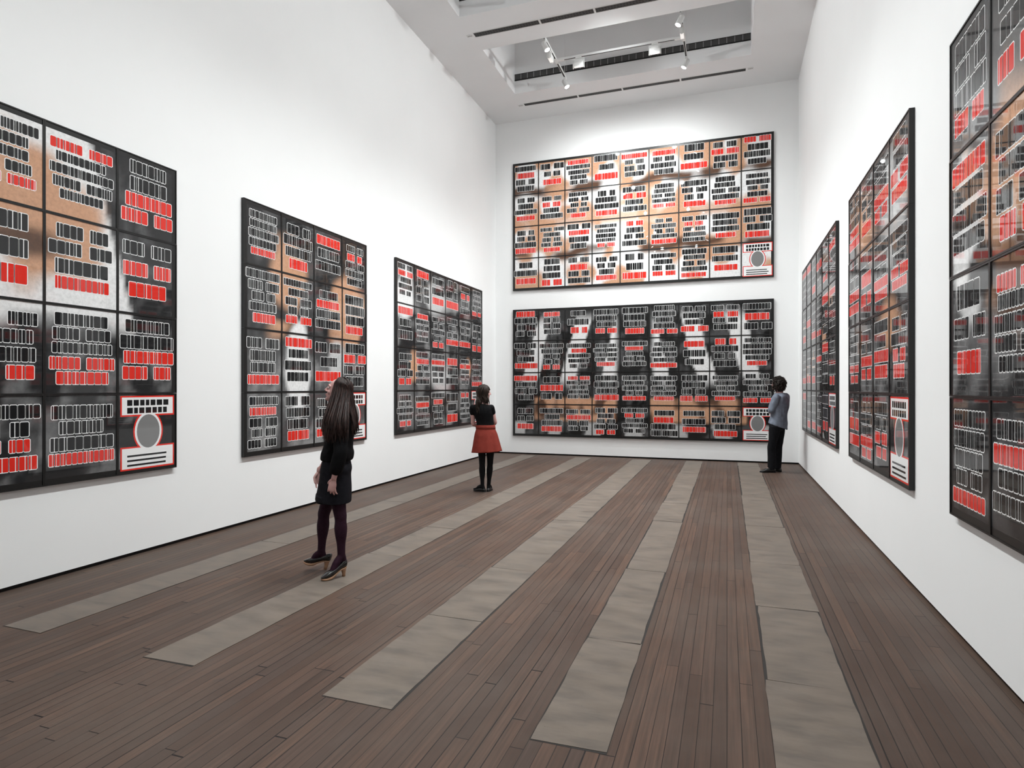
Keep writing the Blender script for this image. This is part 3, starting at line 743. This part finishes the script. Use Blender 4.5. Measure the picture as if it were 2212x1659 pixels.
# high-heeled pumps
def pump(parent, org, d, pitch):
    t = None; up = V((0,0,1)); X = d*math.cos(pitch) + up*math.sin(pitch); Z = up*math.cos(pitch) - d*math.sin(pitch); Y = Z.cross(X)
    T = lambda x, y, z: V(org) + X*x + Y*y + Z*z
    rows = [(-.006,.090,.145,.020),(.004,.084,.150,.028),(.03,.082,.142,.031),(.055,.074,.124,.033),(.085,.058,.102,.034),(.115,.042,.086,.037),(.145,.030,.076,.040),(.172,.024,.065,.038),(.198,.022,.047,.029),(.216,.022,.036,.016),(.223,.023,.029,.007)]
    def ring(x, z0, z1, hw, n=14):
        return [T(x, hw*math.copysign(abs(math.cos(q))**.75, math.cos(q)), (z0+z1)/2 + (z1-z0)/2*math.copysign(abs(math.sin(q))**.75, math.sin(q))) for q in (2*math.pi*i/n for i in range(n))]
    b = MB(); b.loft([ring(*r_) for r_ in rows]); s_ = b.build('shoe', M_patent, parent, True)
    b = MB(); srows = [(.0,.074,.088,.024),(.05,.064,.078,.029),(.09,.040,.058,.031),(.12,.012,.042,.036),(.15,.002,.030,.039),(.18,.001,.025,.037),(.205,.004,.023,.027),(.221,.010,.022,.010)]
    b.loft([ring(*r_) for r_ in srows]); b.build('sole', M_tan, s_, True)
    b = MB(); n = 14; hr = []
    for z, xc, rx, ry in ((.078,.022,.026,.025),(.055,.020,.020,.019),(.025,.018,.015,.014),(.0,.018,.014,.013)):
        hr.append([T(xc + rx*math.cos(q), ry*math.sin(q), z) for q in (2*math.pi*i/n for i in range(n))])
    b.loft(hr); b.build('heel', M_tan, s_, True)
    return s_
pump(W, V((nA[0], nA[1], 0)) - nd*.040, nd, 0)
pump(W, V((fA[0], fA[1], 0.004)) - fd*.052, fd, math.radians(15))

# ---- woman in the red skirt, seen from behind
D2 = 9.54
W2 = person('woman in black top and flared brick-red skirt, seen from behind with head turned', world_of(0, 0, D2, (1045 - 1106)/1328.8*D2))
F = V((.10, 1, 0)).normalized(); R = V((F.y, -F.x, 0)); Lf = -R
spec = [(.76,.04,0,.09,.08),(.82,.035,0,.150,.110),(.90,.030,0,.158,.115),(.98,.028,0,.135,.098),(1.06,.022,0,.124,.088),(1.15,.006,0,.134,.094),(1.23,-.010,0,.146,.102),(1.30,-.022,0,.152,.090),(1.355,-.028,0,.118,.068),(1.385,-.03,0,.062,.052)]
hc = V((.005, .01, 1.535)); Fh = V((.93, .37, 0)).normalized(); Xh = V((Fh.y, -Fh.x, 0)); Yh = Fh; Zh = V((0,0,1))
lS, lE, lW = (-.172,.0,1.305), (-.170,.05,1.05), (-.03,.17,.97)
rS, rE, rW = (.118,-.02,1.305), (.175,.04,1.07), (.07,.18,.98)
lH, lK, lA = (-.035,0,.84), (-.026,.0,.45), (-.02,-.01,.085)
rH, rK, rA = (.105,0,.84), (.098,.01,.45), (.075,.03,.085)
ld = V((-.80,.45,0)).normalized(); rd = V((.25,.95,0)).normalized()
B = MB(); torso(B, spec, R, F); B.tube([(-.028,0,1.355), (-.012,.005,1.42), (.0,.008,1.48)], [.056,.048,.050], 16)
head(B, hc, Xh, Yh, Zh, .96); limb_arm(B, lS, lE, lW, .88); limb_arm(B, rS, rE, rW, .88)
hand(B, lW, (.9,.25,-.25), F*1 + V((0,0,.3)), V((0,0,1)), .5, .9); hand(B, rW, (-.9,.25,-.25), F*1 + V((0,0,.3)), V((0,0,1)), .5, .9)
leg_foot(B, lH, lK, lA, ld, 0, -.004, .9, .18); leg_foot(B, rH, rK, rA, rd, 0, -.004, .9, .18)
skin_obj(B, 'body', M_skin, W2, .006, 2, .45); eyes(hc, Xh, Yh, Zh, W2, .96)
B = MB(); leg_foot(B, lH, lK, lA, ld, 0, .001, .9, .18); leg_foot(B, rH, rK, rA, rd, 0, .001, .9, .18)
skin_obj(B, 'tights', M_tights_k, W2, .007, 3)
B = MB(); torso(B, [(.985,.028,0,.145,.108),(1.06,.022,0,.134,.098),(1.15,.006,0,.144,.104),(1.23,-.010,0,.156,.112),(1.30,-.022,0,.160,.100),(1.345,-.027,0,.128,.080),(1.362,-.028,0,.095,.070)], R, F)
for s_, e_ in ((lS, lE), (rS, rE)): B.tube([V(s_), V(s_).lerp(V(e_), .34)], [.050, .047], 16, k=1)
skin_obj(B, 'top', M_black_top, W2, .006, 4, .5, .003, 12, 2)
def pleats(a): return lambda q: 0
rings = []
for z, x, y, hw, hd in interp_rings([(1.035,.028,0,.142,.106),(.985,.030,0,.150,.112),(.955,.031,0,.156,.118),(.90,.033,0,.176,.140),(.82,.036,0,.195,.160),(.72,.040,0,.215,.185),(.622,.043,0,.236,.205)], 5):
    g = max(0, (.96 - z)/.34); rings.append([V((x, y, z)) + R*(hw*math.cos(q))*(1 + .035*g*math.sin(9*q + .7)) + F*(hd*math.sin(q))*(1 + .035*g*math.sin(9*q + .7)) + V((0,0,.012*g*math.cos(q))) for q in (2*math.pi*i/72 for i in range(72))])
inner = [[V((.043,0,p.z)) + (p - V((.043,0,p.z)))*.965 + V((0,0,.004)) for p in rings[-1]], [V((.036,0,.8)) + (p - V((.043,0,p.z)))*.7 for p in rings[-1]]]
B = MB(); B.loft(rings + inner); sk2 = link('skirt', B.mesh('skirt', [M_red], True), W2)
B = MB(); wr_ = [[V((.029,0,z)) + R*(.150+.002)*k*math.cos(q) + F*(.112+.002)*k*math.sin(q) for q in (2*math.pi*i/40 for i in range(40))] for z, k in ((.978,1.015),(.98,1.03),(1.03,.975),(1.032,.95))]
B.loft(wr_); link('waistband', B.mesh('waistband', [M_red], True), sk2)
rr = random.Random(9); rows = []
for i in range(60): az = rr.uniform(-46, 50); rows.append((az*.6, az, rr.uniform(16, 26), None, 0, 0, rr.uniform(.007, .011)))       # fringe
for i in range(80): az = rr.uniform(-200, -75); f = (-75 - az)/125; rows.append((az*.7, az, rr.uniform(-35, -20), rr.uniform(1.2, 1.36) if rr.random() < .5 else rr.uniform(1.33, 1.42), -.085 + rr.uniform(-.03, .03), -.095 + rr.uniform(-.03, .03), rr.uniform(.006, .010)))
for i in range(90): az = rr.uniform(62, 170); f = (az - 62)/108; rows.append((az*.7, az, rr.uniform(-38, -22), rr.uniform(1.34, 1.41), .085 - .16*f + rr.uniform(-.02, .02), -.06 + rr.uniform(-.03, .03), rr.uniform(.006, .010)))
for i in range(60): az = rr.uniform(165, 260); rows.append((az, az, rr.uniform(-35, -20), rr.uniform(1.22, 1.40), -.085 + rr.uniform(-.035, .035), -.10 + rr.uniform(-.02, .02), rr.uniform(.006, .010)))
locks(W2, hc, Xh, Yh, Zh, rows, M_hair2, rr)
def low_shoe(parent, A, d, L, wd, hgt, m, heel=.012, ankle=0.0):
    org = V((A[0], A[1], 0)) - d*L*.24; Y = V((0,0,1)).cross(d); T = lambda x, y, z: org + d*x + Y*y + V((0,0,z))
    rows = [(-.004,.5,.55),(.01,.72,1.0),(.2*L,.86,1.0),(.42*L,.95,1.12),(.62*L,1.02,.80),(.8*L,.92,.50),(.93*L,.62,.42),(L,.2,.3)]
    def ring(x, hw, h_, z0, n=16): return [T(x, hw*math.copysign(abs(math.cos(q))**.7, math.cos(q)), z0 + (h_-z0)*(.5 + .5*math.copysign(abs(math.sin(q))**.7, math.sin(q)))) for q in (2*math.pi*i/n for i in range(n))]
    b = MB(); b.loft([ring(x, wd*a, hgt*h_, .008) for x, a, h_ in rows])
    if ankle: b.tube([T(.2*L, 0, hgt*.8), T(.22*L, 0, hgt + ankle)], [wd*1.05, wd*1.0], 16, k=1)
    s_ = b.build('shoe', m, parent, True)
    b = MB(); b.loft([ring(x, wd*a + .003, .010, 0) for x, a, h_ in rows]); b.build('sole', M_leather, s_, True)
low_shoe(W2, lA, ld, .215, .034, .056, M_leather); low_shoe(W2, rA, rd, .215, .034, .056, M_leather)

# ---- man by the corner, arms folded
D3 = 11.72
M3 = person('man with curly dark hair, grey-blue shirt and black trousers, arms folded, facing end wall', world_of(0, 0, D3, (1672 - 1106)/1328.8*D3))
F = V((-.66, .75, 0)).normalized(); R = V((F.y, -F.x, 0))
C_ = V((.115, 0, 0))
spec = [(.82,.05,0,.10,.09),(.88,.06,0,.160,.118),(.96,.072,0,.168,.122),(1.06,.085,0,.158,.112),(1.16,.10,0,.166,.114),(1.28,.118,0,.184,.122),(1.38,.13,0,.180,.108),(1.45,.132,0,.146,.082),(1.50,.125,0,.075,.065)]
hc = V((.085, .045, 1.675)); Fh = V((-.50, .86, 0)).normalized(); Xh = V((Fh.y, -Fh.x, 0)); pit = math.radians(6); Yh = Fh*math.cos(pit) + V((0,0,1))*math.sin(pit); Zh = V((0,0,1))*math.cos(pit) - Fh*math.sin(pit)
lS = V((.130,0,1.41)) - R*.185; rS = V((.130,0,1.41)) + R*.185
lE = V((-.092,-.09,1.185)); rE = rS + F*.12 + R*.05; rE.z = 1.17
lW = V((.075,0,1.20)) + F*.16 + R*.08; rW = V((.075,0,1.22)) + F*.17 + R*.07
lH = V((.065,0,.88)) - R*.095; rH = V((.065,0,.88)) + R*.095
lK, rK = V((-.068,-.05,.47)), V((.112,.075,.48)); lA, rA = V((-.072,-.05,.10)), V((.098,.07,.10))
ld = V((-.98,.05,0)).normalized(); rd = V((-.65,.72,0)).normalized()
B = MB(); torso(B, spec, R, F); B.tube([(.122,.0,1.46), (.105,.02,1.54), (.092,.035,1.60)], [.066,.060,.060], 16)
head(B, hc, Xh, Yh, Zh, 1.04); limb_arm(B, lS, lE, lW, .94); limb_arm(B, rS, rE, rW, .94)
hand(B, lW, R + V((0,0,.15)), F, V((0,0,1)), .5, 1.05); hand(B, rW, -R*.5 - V((0,0,.8)), F, V((0,0,1)), .5, 1.05)
leg_foot(B, lH, lK, lA, ld, 0, -.013, 1.0, .21); leg_foot(B, rH, rK, rA, rd, 0, -.013, 1.0, .21)
skin_obj(B, 'body', M_skin, M3, .007, 2, .45); eyes(hc, Xh, Yh, Zh, M3, 1.04)
B = MB(); torso(B, [(.80,.052,0,.120,.100),(.88,.06,0,.178,.134),(.96,.072,0,.178,.132),(1.02,.08,0,.168,.122)], R, F)
for H_, K, A in ((lH, lK, lA), (rH, rK, rA)):
    A2 = V((A.x, A.y, .055)); B.tube([H_, H_.lerp(K, .3), H_.lerp(K, .8), K, K.lerp(A2, .3), K.lerp(A2, .8), A2], [.103,.096,.078,.072,.070,.064,.064], 20, k=4, dome=False)
skin_obj(B, 'trousers', M_denim, M3, .007, 3, .5, .009, 10, 4)
# shirt with a curved tail, hanging loose
tail = lambda z: (lambda q: 0)
rings = []
for z, x, y, hw, hd in interp_rings([(.895,.078,0,.196,.150),(.93,.078,0,.194,.148),(1.0,.086,0,.186,.140),(1.08,.095,0,.180,.134),(1.18,.106,0,.184,.134),(1.28,.120,0,.196,.138),(1.38,.130,0,.203,.130),(1.445,.132,0,.184,.116),(1.485,.127,0,.122,.096),(1.512,.122,.004,.084,.078)], 4):
    def zo(q, z=z):
        g = max(0, 1 - (z - .895)/.16); a = math.cos(q)*.4 - math.sin(q); return -.075*g*max(0, a) + .035*g*max(0, -a)
    rings.append(ell((x, y, z), R, F, hw, hd, 32, 2.3, zo))
B = MB(); B.loft(rings)
sleeve(B, lS, lE, lW, .35, .078, .064, .060); sleeve(B, rS, rE, rW, .35, .078, .064, .060)
skin_obj(B, 'shirt', M_shirt, M3, .007, 3, .5, .017, 10, 6)
low_shoe(M3, lA, ld, .285, .047, .09, M_leather, ankle=.05); low_shoe(M3, rA, rd, .285, .047, .09, M_leather, ankle=.05)
rr = random.Random(21); B = MB(); B.ball(hc + Yh*-.03 + Zh*.018, (.104, .112, .122), (Xh, Yh, Zh), n=22)
for i in range(420):
    az = math.radians(rr.uniform(48, 312)) if rr.random() < .72 else math.radians(rr.uniform(-180, 180)); el = math.radians(rr.uniform(-62, 88))
    if math.cos(az) > .55 and el < math.radians(38): el = math.radians(rr.uniform(40, 88))
    p = scalp(hc, Xh, Yh, Zh, az, el, .004, .092, .104, .112, -.022, .0); d = (p - hc).normalized()
    s1 = d.orthogonal().normalized(); s2 = d.cross(s1); ph = rr.uniform(0, 6.28); rad = rr.uniform(.008, .014); ln = rr.uniform(.03, .06); P = []
    dn = V((0, 0, -1))*rr.uniform(.2, .7)
    for k in range(9):
        t = k/8; a = ph + t*7.5; P.append(p + (d + dn*t).normalized()*ln*t + (s1*math.cos(a) + s2*math.sin(a))*rad)
    B.tube(P, [.0065]*7 + [.0055, .003], 5, k=1, dome=False)
B.build('hair', M_hair3, M3, True)
